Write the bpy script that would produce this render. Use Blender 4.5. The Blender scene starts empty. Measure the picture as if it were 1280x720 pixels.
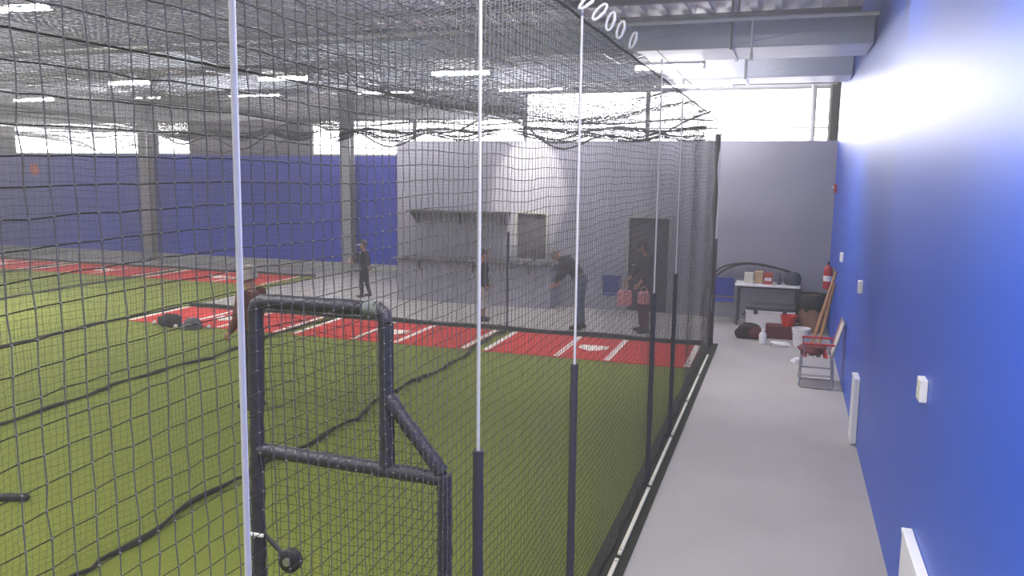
import bpy, bmesh, math, random
import numpy as np
from mathutils import Vector, Matrix
random.seed(7)
rng = np.random.default_rng(7)
S = bpy.context.scene
COL = S.collection
PI = math.pi

# ------------------------------------------------------------------ materials
def lin(c):
    c = c / 255.0
    return c / 12.92 if c <= 0.04045 else ((c + 0.055) / 1.055) ** 2.4

def rgb(r, g, b):
    return (lin(r), lin(g), lin(b), 1.0)

def mat(name, col, rough=0.6, var=0.12, scale=8.0, metal=0.0, coat=0.0, bump=0.0, spec=0.5, col2=None, detail=4.0, stretch=None):
    m = bpy.data.materials.new(name)
    m.use_nodes = True
    nt = m.node_tree
    b = nt.nodes['Principled BSDF']
    b.inputs['Roughness'].default_value = rough
    b.inputs['Metallic'].default_value = metal
    b.inputs['Specular IOR Level'].default_value = spec
    if coat:
        b.inputs['Coat Weight'].default_value = coat
        b.inputs['Coat Roughness'].default_value = 0.15
    tc = nt.nodes.new('ShaderNodeTexCoord')
    no = nt.nodes.new('ShaderNodeTexNoise')
    no.inputs['Scale'].default_value = scale
    no.inputs['Detail'].default_value = detail
    if stretch:
        mp = nt.nodes.new('ShaderNodeMapping')
        mp.inputs['Scale'].default_value = stretch
        nt.links.new(tc.outputs['Object'], mp.inputs['Vector'])
        nt.links.new(mp.outputs['Vector'], no.inputs['Vector'])
    else:
        nt.links.new(tc.outputs['Object'], no.inputs['Vector'])
    rp = nt.nodes.new('ShaderNodeValToRGB')
    a = rp.color_ramp.elements
    c2 = col2 or tuple(min(1, x * (1 + var)) for x in col[:3]) + (1,)
    c1 = tuple(x * (1 - var) for x in col[:3]) + (1,)
    a[0].position = 0.3; a[0].color = c1
    a[1].position = 0.7; a[1].color = c2
    nt.links.new(no.outputs['Fac'], rp.inputs['Fac'])
    nt.links.new(rp.outputs['Color'], b.inputs['Base Color'])
    if bump:
        bp = nt.nodes.new('ShaderNodeBump')
        bp.inputs['Strength'].default_value = bump
        bp.inputs['Distance'].default_value = 0.01
        nt.links.new(no.outputs['Fac'], bp.inputs['Height'])
        nt.links.new(bp.outputs['Normal'], b.inputs['Normal'])
    return m

def emit(name, col, strength):
    m = bpy.data.materials.new(name)
    m.use_nodes = True
    nt = m.node_tree
    b = nt.nodes['Principled BSDF']
    b.inputs['Base Color'].default_value = (0.8, 0.8, 0.8, 1)
    b.inputs['Emission Color'].default_value = col
    b.inputs['Emission Strength'].default_value = strength
    return m

M = {}
M['concrete'] = mat('concrete', rgb(166, 161, 159), 0.55, 0.07, 1.3, bump=0.05, detail=8)
M['turf'] = mat('turf', rgb(113, 122, 54), 0.95, 0.22, 60.0, bump=0.6, spec=0.1, detail=8)
M['rubber'] = mat('rubber', rgb(52, 54, 48), 0.85, 0.15, 30.0, spec=0.2)
M['red_turf'] = mat('red_turf', rgb(190, 64, 60), 0.95, 0.14, 60.0, bump=0.5, spec=0.1)
M['white_turf'] = mat('white_turf', rgb(236, 228, 220), 0.9, 0.05, 60.0, bump=0.4, spec=0.1)
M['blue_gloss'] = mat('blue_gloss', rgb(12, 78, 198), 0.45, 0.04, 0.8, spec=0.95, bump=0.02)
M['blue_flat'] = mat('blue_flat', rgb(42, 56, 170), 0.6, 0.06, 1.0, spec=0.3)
M['grey_wall'] = mat('grey_wall', rgb(146, 145, 158), 0.7, 0.04, 1.5, spec=0.3)
M['grey_trim'] = mat('grey_trim', rgb(150, 152, 150), 0.7, 0.08, 4)
M['dark_trim'] = mat('dark_trim', rgb(84, 80, 84), 0.6, 0.08, 6)
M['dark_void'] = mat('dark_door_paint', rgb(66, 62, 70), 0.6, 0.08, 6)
M['pier'] = mat('pier', rgb(104, 102, 112), 0.8, 0.06, 2)
M['deck'] = mat('deck', rgb(196, 196, 204), 0.7, 0.08, 2.0)
M['steel'] = mat('steel', rgb(128, 128, 134), 0.55, 0.08, 4)
M['galv'] = mat('galv', rgb(200, 204, 218), 0.36, 0.06, 3.0, metal=0.2, detail=2)
M['net'] = mat('net_cord', rgb(20, 18, 17), 0.7, 0.2, 40, spec=0.2)
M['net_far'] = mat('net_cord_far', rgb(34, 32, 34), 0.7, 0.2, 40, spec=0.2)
M['net_warp'] = mat('net_cord_upright', rgb(92, 91, 94), 0.7, 0.2, 40, spec=0.2)
M['knot'] = mat('net_knot', rgb(104, 104, 102), 0.7, 0.1, 40)  # greyer than the cord: the glint on the knots is put into the colour
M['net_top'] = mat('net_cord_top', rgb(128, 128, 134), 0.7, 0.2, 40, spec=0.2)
M['rope'] = mat('rope', rgb(48, 46, 40), 0.9, 0.25, 60, bump=0.5)
M['pole'] = mat('fibreglass', rgb(194, 194, 198), 0.4, 0.04, 20)
M['foam'] = mat('foam', rgb(50, 50, 62), 0.7, 0.15, 40, bump=0.2)
M['tape'] = mat('tape', rgb(50, 48, 60), 0.45, 0.3, 30, bump=0.7)
M['tape_grey'] = mat('tape_grey', rgb(108, 112, 108), 0.5, 0.2, 30, bump=0.4)
M['white'] = mat('white_paint', rgb(232, 232, 236), 0.4, 0.03, 5)
M['plastic_white'] = mat('plastic_white', rgb(226, 224, 226), 0.35, 0.04, 8)
M['plastic_grey'] = mat('plastic_grey', rgb(72, 72, 80), 0.45, 0.08, 8)
M['black'] = mat('black_plastic', rgb(34, 32, 38), 0.5, 0.15, 10)
M['black_cloth'] = mat('black_cloth', rgb(38, 34, 40), 0.9, 0.2, 30, bump=0.3)
M['red'] = mat('red_plastic', rgb(196, 44, 40), 0.4, 0.06, 8)
M['red_metal'] = mat('red_metal', rgb(168, 26, 42), 0.3, 0.05, 8)
M['maroon'] = mat('maroon_cloth', rgb(92, 42, 50), 0.9, 0.15, 30)
M['brown'] = mat('brown_plastic', rgb(158, 118, 100), 0.6, 0.1, 8)
M['wood'] = mat('wood', rgb(168, 124, 86), 0.55, 0.15, 6, stretch=(12, 12, 1))
M['wood_dark'] = mat('wood_dark', rgb(92, 66, 52), 0.5, 0.15, 6, stretch=(12, 12, 1))
M['alu'] = mat('aluminium', rgb(170, 170, 176), 0.35, 0.06, 10, metal=0.8)
M['blue_plastic'] = mat('blue_plastic', rgb(40, 54, 140), 0.45, 0.06, 8)
M['tan'] = mat('tan_card', rgb(190, 166, 128), 0.8, 0.08, 10)
M['cream'] = mat('cream_card', rgb(206, 202, 188), 0.8, 0.06, 10)
M['card_red'] = mat('card_red', rgb(176, 64, 58), 0.6, 0.08, 10)
M['dark_bottle'] = mat('dark_bottle', rgb(70, 70, 80), 0.3, 0.08, 10)
M['slate_cloth'] = mat('slate_cloth', rgb(66, 70, 84), 0.9, 0.15, 25, bump=0.3)
M['shirt_dark'] = mat('shirt_dark', rgb(46, 42, 54), 0.9, 0.15, 25, bump=0.2)
M['shirt_black'] = mat('shirt_black', rgb(36, 34, 38), 0.9, 0.15, 25, bump=0.2)
M['shirt_brown'] = mat('shirt_brown', rgb(112, 62, 52), 0.9, 0.12, 25, bump=0.2)
M['shirt_grey'] = mat('shirt_grey', rgb(84, 80, 92), 0.9, 0.15, 25, bump=0.2)
M['jeans'] = mat('jeans', rgb(82, 94, 112), 0.9, 0.15, 30, bump=0.2)
M['pants_white'] = mat('pants_white', rgb(202, 196, 190), 0.9, 0.06, 30, bump=0.2)
M['pants_dark'] = mat('pants_dark', rgb(46, 44, 54), 0.9, 0.15, 30, bump=0.2)
M['skin'] = mat('skin', rgb(176, 128, 108), 0.55, 0.06, 12)
M['hair_dark'] = mat('hair_dark', rgb(38, 32, 32), 0.6, 0.3, 50, bump=0.5)
M['hair_grey'] = mat('hair_grey', rgb(128, 124, 120), 0.7, 0.25, 50, bump=0.5)
M['helmet'] = mat('helmet', rgb(168, 160, 154), 0.4, 0.05, 8)
M['pink'] = mat('pink_bag', rgb(208, 142, 148), 0.7, 0.08, 12)
M['leather'] = mat('leather', rgb(196, 180, 160), 0.6, 0.12, 20, bump=0.3)
M['eye'] = mat('eye', rgb(30, 24, 22), 0.2, 0.02, 8)
M['tube'] = emit('lamp_tube', (1.0, 0.97, 0.97, 1), 260.0)
M['sky_pane'] = emit('daylit_pane', (1.0, 0.97, 0.99, 1), 10.0)

# ------------------------------------------------------------------ helpers
def finish(name, me, m, parent=None, smooth=False):
    me.materials.clear()
    me.materials.append(M[m])
    if smooth:
        me.polygons.foreach_set('use_smooth', [True] * len(me.polygons))
    o = bpy.data.objects.new(name, me)
    COL.objects.link(o)
    if parent is not None:
        o.parent = parent
    return o

def obj(name, bm, m, parent=None, smooth=False, loc=None, rotz=0.0):
    me = bpy.data.meshes.new(name)
    bmesh.ops.recalc_face_normals(bm, faces=bm.faces[:])
    bm.to_mesh(me)
    bm.free()
    o = finish(name, me, m, parent, False)
    if smooth:
        me.polygons.foreach_set('use_smooth', [True] * len(me.polygons))
        try:
            me.set_sharp_from_angle(angle=math.radians(42))
        except Exception:
            pass
    if loc is not None:
        o.location = loc
    o.rotation_euler = (0, 0, rotz)
    return o

def tag(o, label, cat, group=None, kind=None):
    if label: o['label'] = label
    if cat: o['category'] = cat
    if group: o['group'] = group
    if kind: o['kind'] = kind
    return o

def thing(name, label, cat, loc=(0, 0, 0), rotz=0.0, group=None):
    o = bpy.data.objects.new(name, None)
    o.empty_display_size = 0.1
    COL.objects.link(o)
    o.location = loc
    o.rotation_euler = (0, 0, rotz)
    return tag(o, label, cat, group)

def struct(name, bm, m, smooth=False):
    o = obj(name, bm, m, None, smooth)
    o['kind'] = 'structure'
    return o

def copy_tree(o, parent=None):
    c = o.copy()
    COL.objects.link(c)
    c.parent = parent
    for ch in list(o.children):
        copy_tree(ch, c)
    return c

def B():
    return bmesh.new()

def box(bm, lo, hi, bev=0.0, seg=2, rot=None, piv=None):
    lo = Vector(lo); hi = Vector(hi)
    c = (lo + hi) / 2
    s = hi - lo
    r = bmesh.ops.create_cube(bm, size=1.0)
    vs = r['verts']
    for v in vs:
        v.co = Vector((v.co.x * s.x, v.co.y * s.y, v.co.z * s.z)) + c
    if rot is not None:
        p = Vector(piv) if piv is not None else c
        for v in vs:
            v.co = rot @ (v.co - p) + p
    if bev > 0:
        es = list({e for v in vs for e in v.link_edges})
        bmesh.ops.bevel(bm, geom=es, offset=bev, segments=seg, profile=0.5, affect='EDGES')
    return bm

def tube(bm, pts, r, n=10, caps=True, closed=False):
    pts = [Vector(p) for p in pts]
    rs = r if isinstance(r, (list, tuple)) else [r] * len(pts)
    N = len(pts)
    up = None
    rings = []
    for i, p in enumerate(pts):
        if closed:
            t = pts[(i + 1) % N] - pts[i - 1]
        else:
            t = pts[min(i + 1, N - 1)] - pts[max(i - 1, 0)]
        t.normalize()
        if up is None:
            a = Vector((0, 0, 1)) if abs(t.z) < 0.9 else Vector((1, 0, 0))
            up = (a - t * a.dot(t)).normalized()
        else:
            up = (up - t * up.dot(t)).normalized()
        s = t.cross(up)
        rings.append([bm.verts.new(p + (up * math.cos(2 * PI * k / n) + s * math.sin(2 * PI * k / n)) * rs[i]) for k in range(n)])
    for i in range(N if closed else N - 1):
        a, b = rings[i], rings[(i + 1) % N]
        for k in range(n):
            bm.faces.new((a[k], a[(k + 1) % n], b[(k + 1) % n], b[k]))
    if caps and not closed:
        bm.faces.new(rings[0][::-1])
        bm.faces.new(rings[-1])
    return bm

def lathe(bm, prof, n=24, c=(0, 0, 0)):
    c = Vector(c)
    rings = []
    for r, z in prof:
        if r < 1e-5:
            rings.append([bm.verts.new(c + Vector((0, 0, z)))])
        else:
            rings.append([bm.verts.new(c + Vector((r * math.cos(2 * PI * k / n), r * math.sin(2 * PI * k / n), z))) for k in range(n)])
    for a, b in zip(rings, rings[1:]):
        for k in range(n):
            k2 = (k + 1) % n
            if len(a) == 1 and len(b) == 1: continue
            if len(a) == 1: bm.faces.new((a[0], b[k2], b[k]))
            elif len(b) == 1: bm.faces.new((a[k], a[k2], b[0]))
            else: bm.faces.new((a[k], a[k2], b[k2], b[k]))
    return bm

def prism(bm, poly, ax, lo, hi):
    """poly in the two other axes, extruded along axis ax from lo to hi"""
    def P(u, v, w):
        return {0: (w, u, v), 1: (u, w, v), 2: (u, v, w)}[ax]
    a = [bm.verts.new(P(u, v, lo)) for u, v in poly]
    b = [bm.verts.new(P(u, v, hi)) for u, v in poly]
    bm.faces.new(a)
    bm.faces.new(b[::-1])
    n = len(poly)
    for i in range(n):
        bm.faces.new((a[i], b[i], b[(i + 1) % n], a[(i + 1) % n]))
    return bm

def eval_mesh(me, mods):
    """apply modifiers given as (type, props) to a mesh and return the resulting mesh"""
    o = bpy.data.objects.new('work', me)
    COL.objects.link(o)
    for ty, pr in mods:
        md = o.modifiers.new(ty, ty)
        for k, v in pr.items():
            setattr(md, k, v)
    dg = bpy.context.evaluated_depsgraph_get()
    dg.update()
    r = bpy.data.meshes.new_from_object(o.evaluated_get(dg), depsgraph=dg)
    bpy.data.objects.remove(o)
    bpy.data.meshes.remove(me)
    return r

def net_mesh(nu, nv, fn, thick, keep=None):
    """a square-knotted net: grid of nu x nv cells bent by fn(u, v) -> xyz, each cell edge a cord"""
    u, v = np.meshgrid(np.arange(nu + 1), np.arange(nv + 1), indexing='ij')
    P = fn(u.astype(float).ravel(), v.astype(float).ravel())
    idx = np.arange((nu + 1) * (nv + 1)).reshape(nu + 1, nv + 1)
    f = np.stack([idx[:-1, :-1], idx[1:, :-1], idx[1:, 1:], idx[:-1, 1:]], -1).reshape(-1, 4)
    if keep is not None:
        cu, cv = np.meshgrid(np.arange(nu) + .5, np.arange(nv) + .5, indexing='ij')
        f = f[keep(cu.ravel(), cv.ravel())]
    me = bpy.data.meshes.new('net')
    me.from_pydata(P.tolist(), [], f.tolist())
    me.update()
    return eval_mesh(me, [('WIREFRAME', dict(thickness=thick, use_even_offset=False, use_boundary=True, use_replace=True))])

def two_cords(o):
    """the upright cords of a net are coloured paler than the level ones"""
    me = o.data
    nf = len(me.polygons); nv = len(me.vertices)
    co_ = np.empty(nv * 3); me.vertices.foreach_get('co', co_); co_ = co_.reshape(-1, 3)
    ls_ = np.empty(nf, dtype=np.int32); me.polygons.foreach_get('loop_start', ls_)
    lv = np.empty(len(me.loops), dtype=np.int32); me.loops.foreach_get('vertex_index', lv)
    a, b, c = co_[lv[ls_]], co_[lv[ls_ + 1]], co_[lv[ls_ + 2]]
    e1, e2 = b - a, c - b
    L1 = (e1 ** 2).sum(1); L2 = (e2 ** 2).sum(1)
    e = np.where((L1 > L2)[:, None], e1, e2)
    up = (e[:, 2] ** 2 > .5 * (e ** 2).sum(1)).astype(np.int32)
    me.materials.append(M['net_warp'])
    me.polygons.foreach_set('material_index', up)
    me.update()
    return o

def smooth_noise(n, amp, k):
    a = rng.normal(0, 1, n + 4 * k)
    w = np.hanning(2 * k + 1); w /= w.sum()
    s = np.convolve(a, w, 'same')[2 * k:2 * k + n]
    return amp * s / (s.std() + 1e-9)

# ------------------------------------------------------------------ camera (a hand-held phone above the walkway)
H = 2.74
LENS_VEIL = 0.008
f_px, yaw, pitch, roll = 1016.46, 0.323416, 0.144183, 0.0107708
F = Vector((-math.sin(yaw) * math.cos(pitch), math.cos(yaw) * math.cos(pitch), -math.sin(pitch)))
R0 = Vector((math.cos(yaw), math.sin(yaw), 0))
U0 = R0.cross(F)
R2 = R0 * math.cos(roll) + U0 * math.sin(roll)
U2 = U0 * math.cos(roll) - R0 * math.sin(roll)
cam = bpy.data.cameras.new('camera')
cam.sensor_width = 36
cam.lens = f_px / 1280 * 36
cam.clip_start = 0.05
cam.clip_end = 200
co = bpy.data.objects.new('camera', cam)
COL.objects.link(co)
mw = Matrix.Identity(4)
for i in range(3):
    mw[i][0] = R2[i]; mw[i][1] = U2[i]; mw[i][2] = -F[i]
mw[0][3], mw[1][3], mw[2][3] = 0, 0, H
co.matrix_world = mw
S.camera = co

# ------------------------------------------------------------------ setting
WX, BY, OY, CZ, LX = 0.803, 19.4, 15.8, 4.95, -27.0
YF = -4.0
struct('floor', box(B(), (LX, YF, -0.12), (WX + .2, BY + .2, 0.0)), 'concrete')
bm = B()
box(bm, (LX + .2, YF + .2, 0.0), (-1.15, 12.92, 0.012))
t = struct('floor_turf', bm, 'turf')
bm = B()
box(bm, (LX + .2, 12.925, 0.0), (-11.15, 17.7, 0.012))
struct('floor_turf', bm, 'turf')
bm = B()
box(bm, (-1.149, YF + .2, 0.0), (-0.92, 13.2, 0.014), 0.004)
struct('trim_turf_edge', bm, 'rubber')
bm = B()
box(bm, (-11.14, 12.93, 0.0), (-1.15, 13.2, 0.014), 0.004)
struct('trim_turf_end', bm, 'rubber')

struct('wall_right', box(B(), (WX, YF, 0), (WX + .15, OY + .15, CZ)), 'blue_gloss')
# far blue wall with its band of high windows above
WZ0, WZ1 = 3.06, 4.62
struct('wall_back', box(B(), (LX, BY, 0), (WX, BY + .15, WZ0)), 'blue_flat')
WZL = 4.02
struct('wall_back_upper', box(B(), (-6.2, BY, WZ1), (WX, BY + .15, CZ)), 'deck')
struct('wall_back_upper', box(B(), (LX, BY, WZL), (-6.201, BY + .15, CZ)), 'deck')
for (a, b) in ((-27.0, -22.9), (-16.2, -12.25)):
    struct('wall_back_pier', box(B(), (a, BY, WZ0), (b, BY + .15, WZL)), 'pier')
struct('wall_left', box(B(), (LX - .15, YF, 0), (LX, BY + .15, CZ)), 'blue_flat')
struct('baseboard_back', box(B(), (LX, BY - .08, 0), (-7.98, BY - .001, .2), 0.01), 'grey_trim')
n = 0
for (a, b) in ((-22.9, -17.9), (-17.4, -16.2), (-12.25, -9.2), (-9.2, -6.2), (-6.2, -3.2), (-3.2, WX)):
    n += 1
    WZ1 = 4.62 if b > -6.0 else WZL
    bm = B()
    t_ = .05
    for lo, hi in (((a, BY, WZ0), (b, BY + .1, WZ0 + t_)), ((a, BY, WZ1 - t_), (b, BY + .1, WZ1)),
                   ((a, BY, WZ0 + t_), (a + t_, BY + .1, WZ1 - t_)), ((b - t_, BY, WZ0 + t_), (b, BY + .1, WZ1 - t_))):
        box(bm, lo, hi)
    w = struct('window_%d' % n, bm, 'grey_trim')
    obj('window_pane', box(B(), (a + t_, BY + .03, WZ0 + t_), (b - t_, BY + .05, WZ1 - t_)), 'sky_pane', w)
    obj('window_rail', box(B(), (a + t_, BY + .0, WZ0 + .66), (b - t_, BY + .029, WZ0 + .69)), 'grey_trim', w)
struct('trim_window_post', box(B(), (-17.9, BY, WZ0), (-17.4, BY + .15, WZL)), 'pier')

# the grey office box that closes off the walkway: pass-through window, doorway, counter
ZT = 3.32
wx0, wx1, wz0, wz1 = -5.18, -4.58, .94, 1.86
dx0, dx1, dz1 = -2.88, -2.12, 1.84
bm = B()
def wall_piece(x0, x1, z0, z1):
    box(bm, (x0, OY, z0), (x1, OY + .15, z1))
wall_piece(-7.9, wx0, 0, ZT); wall_piece(wx0, wx1, 0, wz0); wall_piece(wx0, wx1, wz1, ZT)
wall_piece(wx1, dx0, 0, ZT); wall_piece(dx0, dx1, dz1, ZT); wall_piece(dx1, WX, 0, ZT)
bmesh.ops.remove_doubles(bm, verts=bm.verts[:], dist=1e-4)
struct('wall_office', bm, 'grey_wall')
struct('wall_office_side', box(B(), (-7.9, OY + .151, 0), (-7.75, BY, ZT)), 'grey_wall')
struct('ceiling_office', box(B(), (-7.74, OY + .151, ZT - .12), (WX, BY, ZT)), 'grey_wall')
bm = B()
for lo, hi in (((wx0 - .05, OY - .02, wz0 - .05), (wx0, OY + .1, wz1 + .05)), ((wx1, OY - .02, wz0 - .05), (wx1 + .05, OY + .1, wz1 + .05)),
               ((wx0, OY - .02, wz1), (wx1, OY + .1, wz1 + .05)), ((wx0, OY - .02, wz0 - .05), (wx1, OY + .1, wz0))):
    box(bm, lo, hi, .006)
w = struct('window_7', bm, 'grey_trim')
obj('window_pane', box(B(), (wx0, OY + .05, wz0), (wx1, OY + .08, wz1)), 'dark_void', w)
bm = B()
for lo, hi in (((dx0 - .07, OY - .025, 0), (dx0, OY + .1, dz1 + .07)), ((dx1, OY - .025, 0), (dx1 + .07, OY + .1, dz1 + .07)),
               ((dx0, OY - .025, dz1), (dx1, OY + .1, dz1 + .07))):
    box(bm, lo, hi, .008)
d = struct('door_1', bm, 'grey_trim')
bm = B()
box(bm, (dx0 + .01, OY + .04, .01), (dx1 - .01, OY + .08, dz1 - .01), .004)
for z0, z1 in ((.18, .82), (.98, 1.7)):
    box(bm, (dx0 + .12, OY + .03, z0), (dx1 - .12, OY + .045, z1), .01)
obj('door_panel', bm, 'dark_void', d)
obj('door_handle', tube(B(), [(dx0 + .07, OY + .04, .92), (dx0 + .07, OY - .01, .92), (dx0 + .17, OY - .01, .92)], .011, 8), 'alu', d, True)

# steel columns against the back wall
for i, (x, lab) in enumerate(((-17.64, 'col'), (-11.05, 'col'))):
    bm = B()
    y0, y1 = BY - .34, BY - .09
    box(bm, (x - .15, y0, .201), (x + .15, y0 + .03, CZ)); box(bm, (x - .15, y1 - .03, .201), (x + .15, y1, CZ))
    box(bm, (x - .02, y0 + .03, .201), (x + .02, y1 - .03, CZ))
    struct('column', bm, 'steel')

# ceiling deck with ribs and joists
bm = B()
box(bm, (LX, YF, CZ), (WX + .15, BY + .15, CZ + .1))
for k in range(92):
    x = LX + .3 + k * .3
    box(bm, (x, YF, CZ - .045), (x + .1, BY, CZ))
struct('ceiling', bm, 'deck')
for y in (1.6, 3.4, 5.2, 7.0, 8.8, 11.9, 14.0, 15.6, 17.4):
    bm = B()
    box(bm, (LX, y - .05, CZ - .12), (WX - .01, y + .05, CZ - .05))
    box(bm, (LX, y - .05, CZ - .48), (WX - .01, y + .05, CZ - .42))
    nseg = 44
    L = (WX - LX) / nseg
    for k in range(nseg):
        a = (LX + k * L, y, CZ - .42); b = (LX + (k + .5) * L, y, CZ - .12); c = (LX + (k + 1) * L, y, CZ - .42)
        tube(bm, [a, b], .014, 5, False); tube(bm, [b, c], .014, 5, False)
    struct('ceiling_beam', bm, 'steel')

# ------------------------------------------------------------------ red plate mats
def mat_thing(label, x0, x1, y0, y1, px, group, lines=(-.39, .37)):
    r = thing('plate_mat', label, 'mat', ((x0 + x1) / 2, (y0 + y1) / 2, .012), 0, group)
    ox, oy = (x0 + x1) / 2, (y0 + y1) / 2
    obj('mat_base', box(B(), (x0 - ox, y0 - oy, 0.0), (x1 - ox, y1 - oy, .012), .003), 'red_turf', r)
    def line(cx, w=.085):
        obj('line_marking', box(B(), (cx - w / 2 - ox, y0 - oy + .03, .0125), (cx + w / 2 - ox, y1 - oy - .02, .0165), .001), 'white_turf', r)
    for e in lines: line(px + e)
    line(x0 + .05); line(x1 - .05)
    cy = y0 + .75 - oy
    w = .225
    prism_b = B()
    prism(prism_b, [(px - ox - w, cy + .18), (px - ox + w, cy + .18), (px - ox + w, cy - .03), (px - ox, cy - .22), (px - ox - w, cy - .03)], 2, .0125, .022)
    obj('home_plate', prism_b, 'white_turf', r)
    return r
mat_thing('red turf batting mat beside the walkway net, nearest the grey strip', -4.28, -1.16, 11.32, 12.88, -2.72, 'red batting mats')
mat_thing('red turf batting mat in the middle of the near row, behind the L-shaped screen', -7.66, -4.54, 11.32, 12.88, -6.11, 'red batting mats')
mat_thing('red turf batting mat at the left end of the near row, beside the batter', -11.02, -7.92, 11.32, 12.88, -9.47, 'red batting mats')
mat_thing('red batting mat in the far row, nearest the grey floor', -15.0, -11.5, 15.95, 17.6, -13.27, 'red batting mats')
mat_thing('red batting mat in the middle of the far row below the blue wall', -18.75, -15.3, 15.95, 17.6, -17.0, 'red batting mats')
mat_thing('red batting mat at the far left edge of the picture, below the blue wall', -22.4, -19.05, 15.95, 17.6, -20.7, 'red batting mats')

# ------------------------------------------------------------------ netting
NX, NT = -1.03, 3.52
cell = .045
TH = .0032
# side net beside the walkway
y0, y1 = -.4, 13.05
nu, nv = int((y1 - y0) / cell), int((NT - .03) / cell)
wz = smooth_noise(nu + 1, .006, 8); wx = smooth_noise(nu + 1, .008, 16)
wz2 = smooth_noise(nv + 1, .004, 6); wy = smooth_noise(nv + 1, .004, 12)
jit = rng.normal(0, .0012, ((nu + 1) * (nv + 1), 3))
def near_fn(u, v):
    ui, vi = u.astype(int), v.astype(int)
    s = v / nv
    env = 1 - s ** 6
    x = NX - .03 + (wx[ui] + .3 * wz[ui]) * env * np.minimum(1, v / 6) + .012 * np.sin(u * .05 + v * .03) * env
    y = y0 + u * (y1 - y0) / nu + wy[vi] * env
    z = .03 + v * (NT - .03) / nv + wz[ui] * env * (.5 + s) + wz2[vi] * .5
    return np.stack([x, y, z], 1) + jit
me = net_mesh(nu, nv, near_fn, TH)
sn = thing('side_net', 'tall black batting cage net hanging along the grey walkway', 'net', (0, 0, 0))
two_cords(finish('net_mesh', me, 'net', sn))
bm = B()
gu, gv = np.meshgrid(np.arange(6, 78), np.arange(0, nv + 1), indexing='ij')
gi = (gu * (nv + 1) + gv).ravel()
uu, vv = np.meshgrid(np.arange(nu + 1), np.arange(nv + 1), indexing='ij')
KP = near_fn(uu.astype(float).ravel(), vv.astype(float).ravel())[gi]
o6 = np.array([(1, 0, 0), (-1, 0, 0), (0, 1, 0), (0, -1, 0), (0, 0, 1), (0, 0, -1)]) * .0036
f8 = np.array([(0, 2, 4), (2, 1, 4), (1, 3, 4), (3, 0, 4), (2, 0, 5), (1, 2, 5), (3, 1, 5), (0, 3, 5)])
kv = (KP[:, None, :] + o6[None]).reshape(-1, 3)
kf = (np.arange(len(KP))[:, None, None] * 6 + f8[None]).reshape(-1, 3)
km = bpy.data.meshes.new('net_knots')
km.from_pydata(kv.tolist(), [], kf.tolist()); km.update()
bm.free()
tag(finish('net_knots', km, 'knot', sn), None, None, None, 'stuff')
obj('top_cord', tube(B(), [(NX - .03, y0 + k * (y1 - y0) / 60, NT + .004 * math.sin(k * 1.7)) for k in range(61)], .008, 6), 'rope', sn, True)
obj('bottom_cord', tube(B(), [(NX - .045 + .012 * math.sin(k * 1.3), y0 + k * (y1 - y0) / 90, .028) for k in range(91)], .012, 6), 'rope', sn, True)
obj('corner_hem', tube(B(), [(NX - .03 + .006 * math.sin(k * .9), y1, .03 + k * (3.32 - .03) / 30) for k in range(31)], [.03 + .012 * math.sin(k * .7) for k in range(31)], 8), 'rope', sn, True)

# dividers between the lanes (shared mesh, bottom rope trailing on the turf)
def divider_mesh(length, seed):
    nu, nv = int(length / .05), int(NT / .05)
    r = np.random.default_rng(seed)
    a = smooth_noise(nu + 1, .03, 12); b = smooth_noise(nu + 1, .02, 8)
    def fn(u, v):
        ui = u.astype(int); s = v / nv
        return np.stack([a[ui] * (1 - s ** 3) + .08 * (1 - s) ** 6 * np.sin(u * .07), u * length / nu, .025 + s * (NT - .025) + b[ui] * (.3 + .7 * s * (1 - s) * 3)], 1) + r.normal(0, .003, (len(u), 3))
    return net_mesh(nu, nv, fn, .003)
dm_short = divider_mesh(12.7, 3)
dm_long = divider_mesh(17.0, 4)
def divider(x, length, label, me, ph):
    t = thing('divider_net', label, 'net', (x, .1 if length < 14 else .4, 0), 0, 'nets between the batting lanes')
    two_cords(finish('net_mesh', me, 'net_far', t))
    k_ = 120
    obj('bottom_rope', tube(B(), [(.06 * math.sin(k * .21 + ph) + .03 * math.sin(k * .63 + ph * 2) + (.05 if k % 17 == 3 and k < 96 else 0), k * length / k_, .034) for k in range(k_ + 1)],
        [.019 + .006 * math.sin(k * .8 + ph) for k in range(k_ + 1)], 7), 'rope', t, True)
    obj('top_cord', tube(B(), [(0, k * length / 40, NT + .02) for k in range(41)], .008, 6), 'rope', t, True)
    return t
divider(-4.41, 12.7, 'black divider net with wavy bottom rope, first lane across from the walkway net', dm_short, 0.0)
divider(-7.79, 12.7, 'black divider net with bottom rope on the turf, second lane from the walkway net', dm_short, 1.4)
divider(-11.15, 12.7, 'black divider net with bottom rope on the turf, third lane from the walkway net', dm_short, 2.2)
divider(-15.14, 17.0, 'long divider net reaching the far red mats, nearer of the two', dm_long, 3.1)
divider(-18.9, 17.0, 'long divider net reaching the far red mats, farther of the two', dm_long, 4.4)

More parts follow.
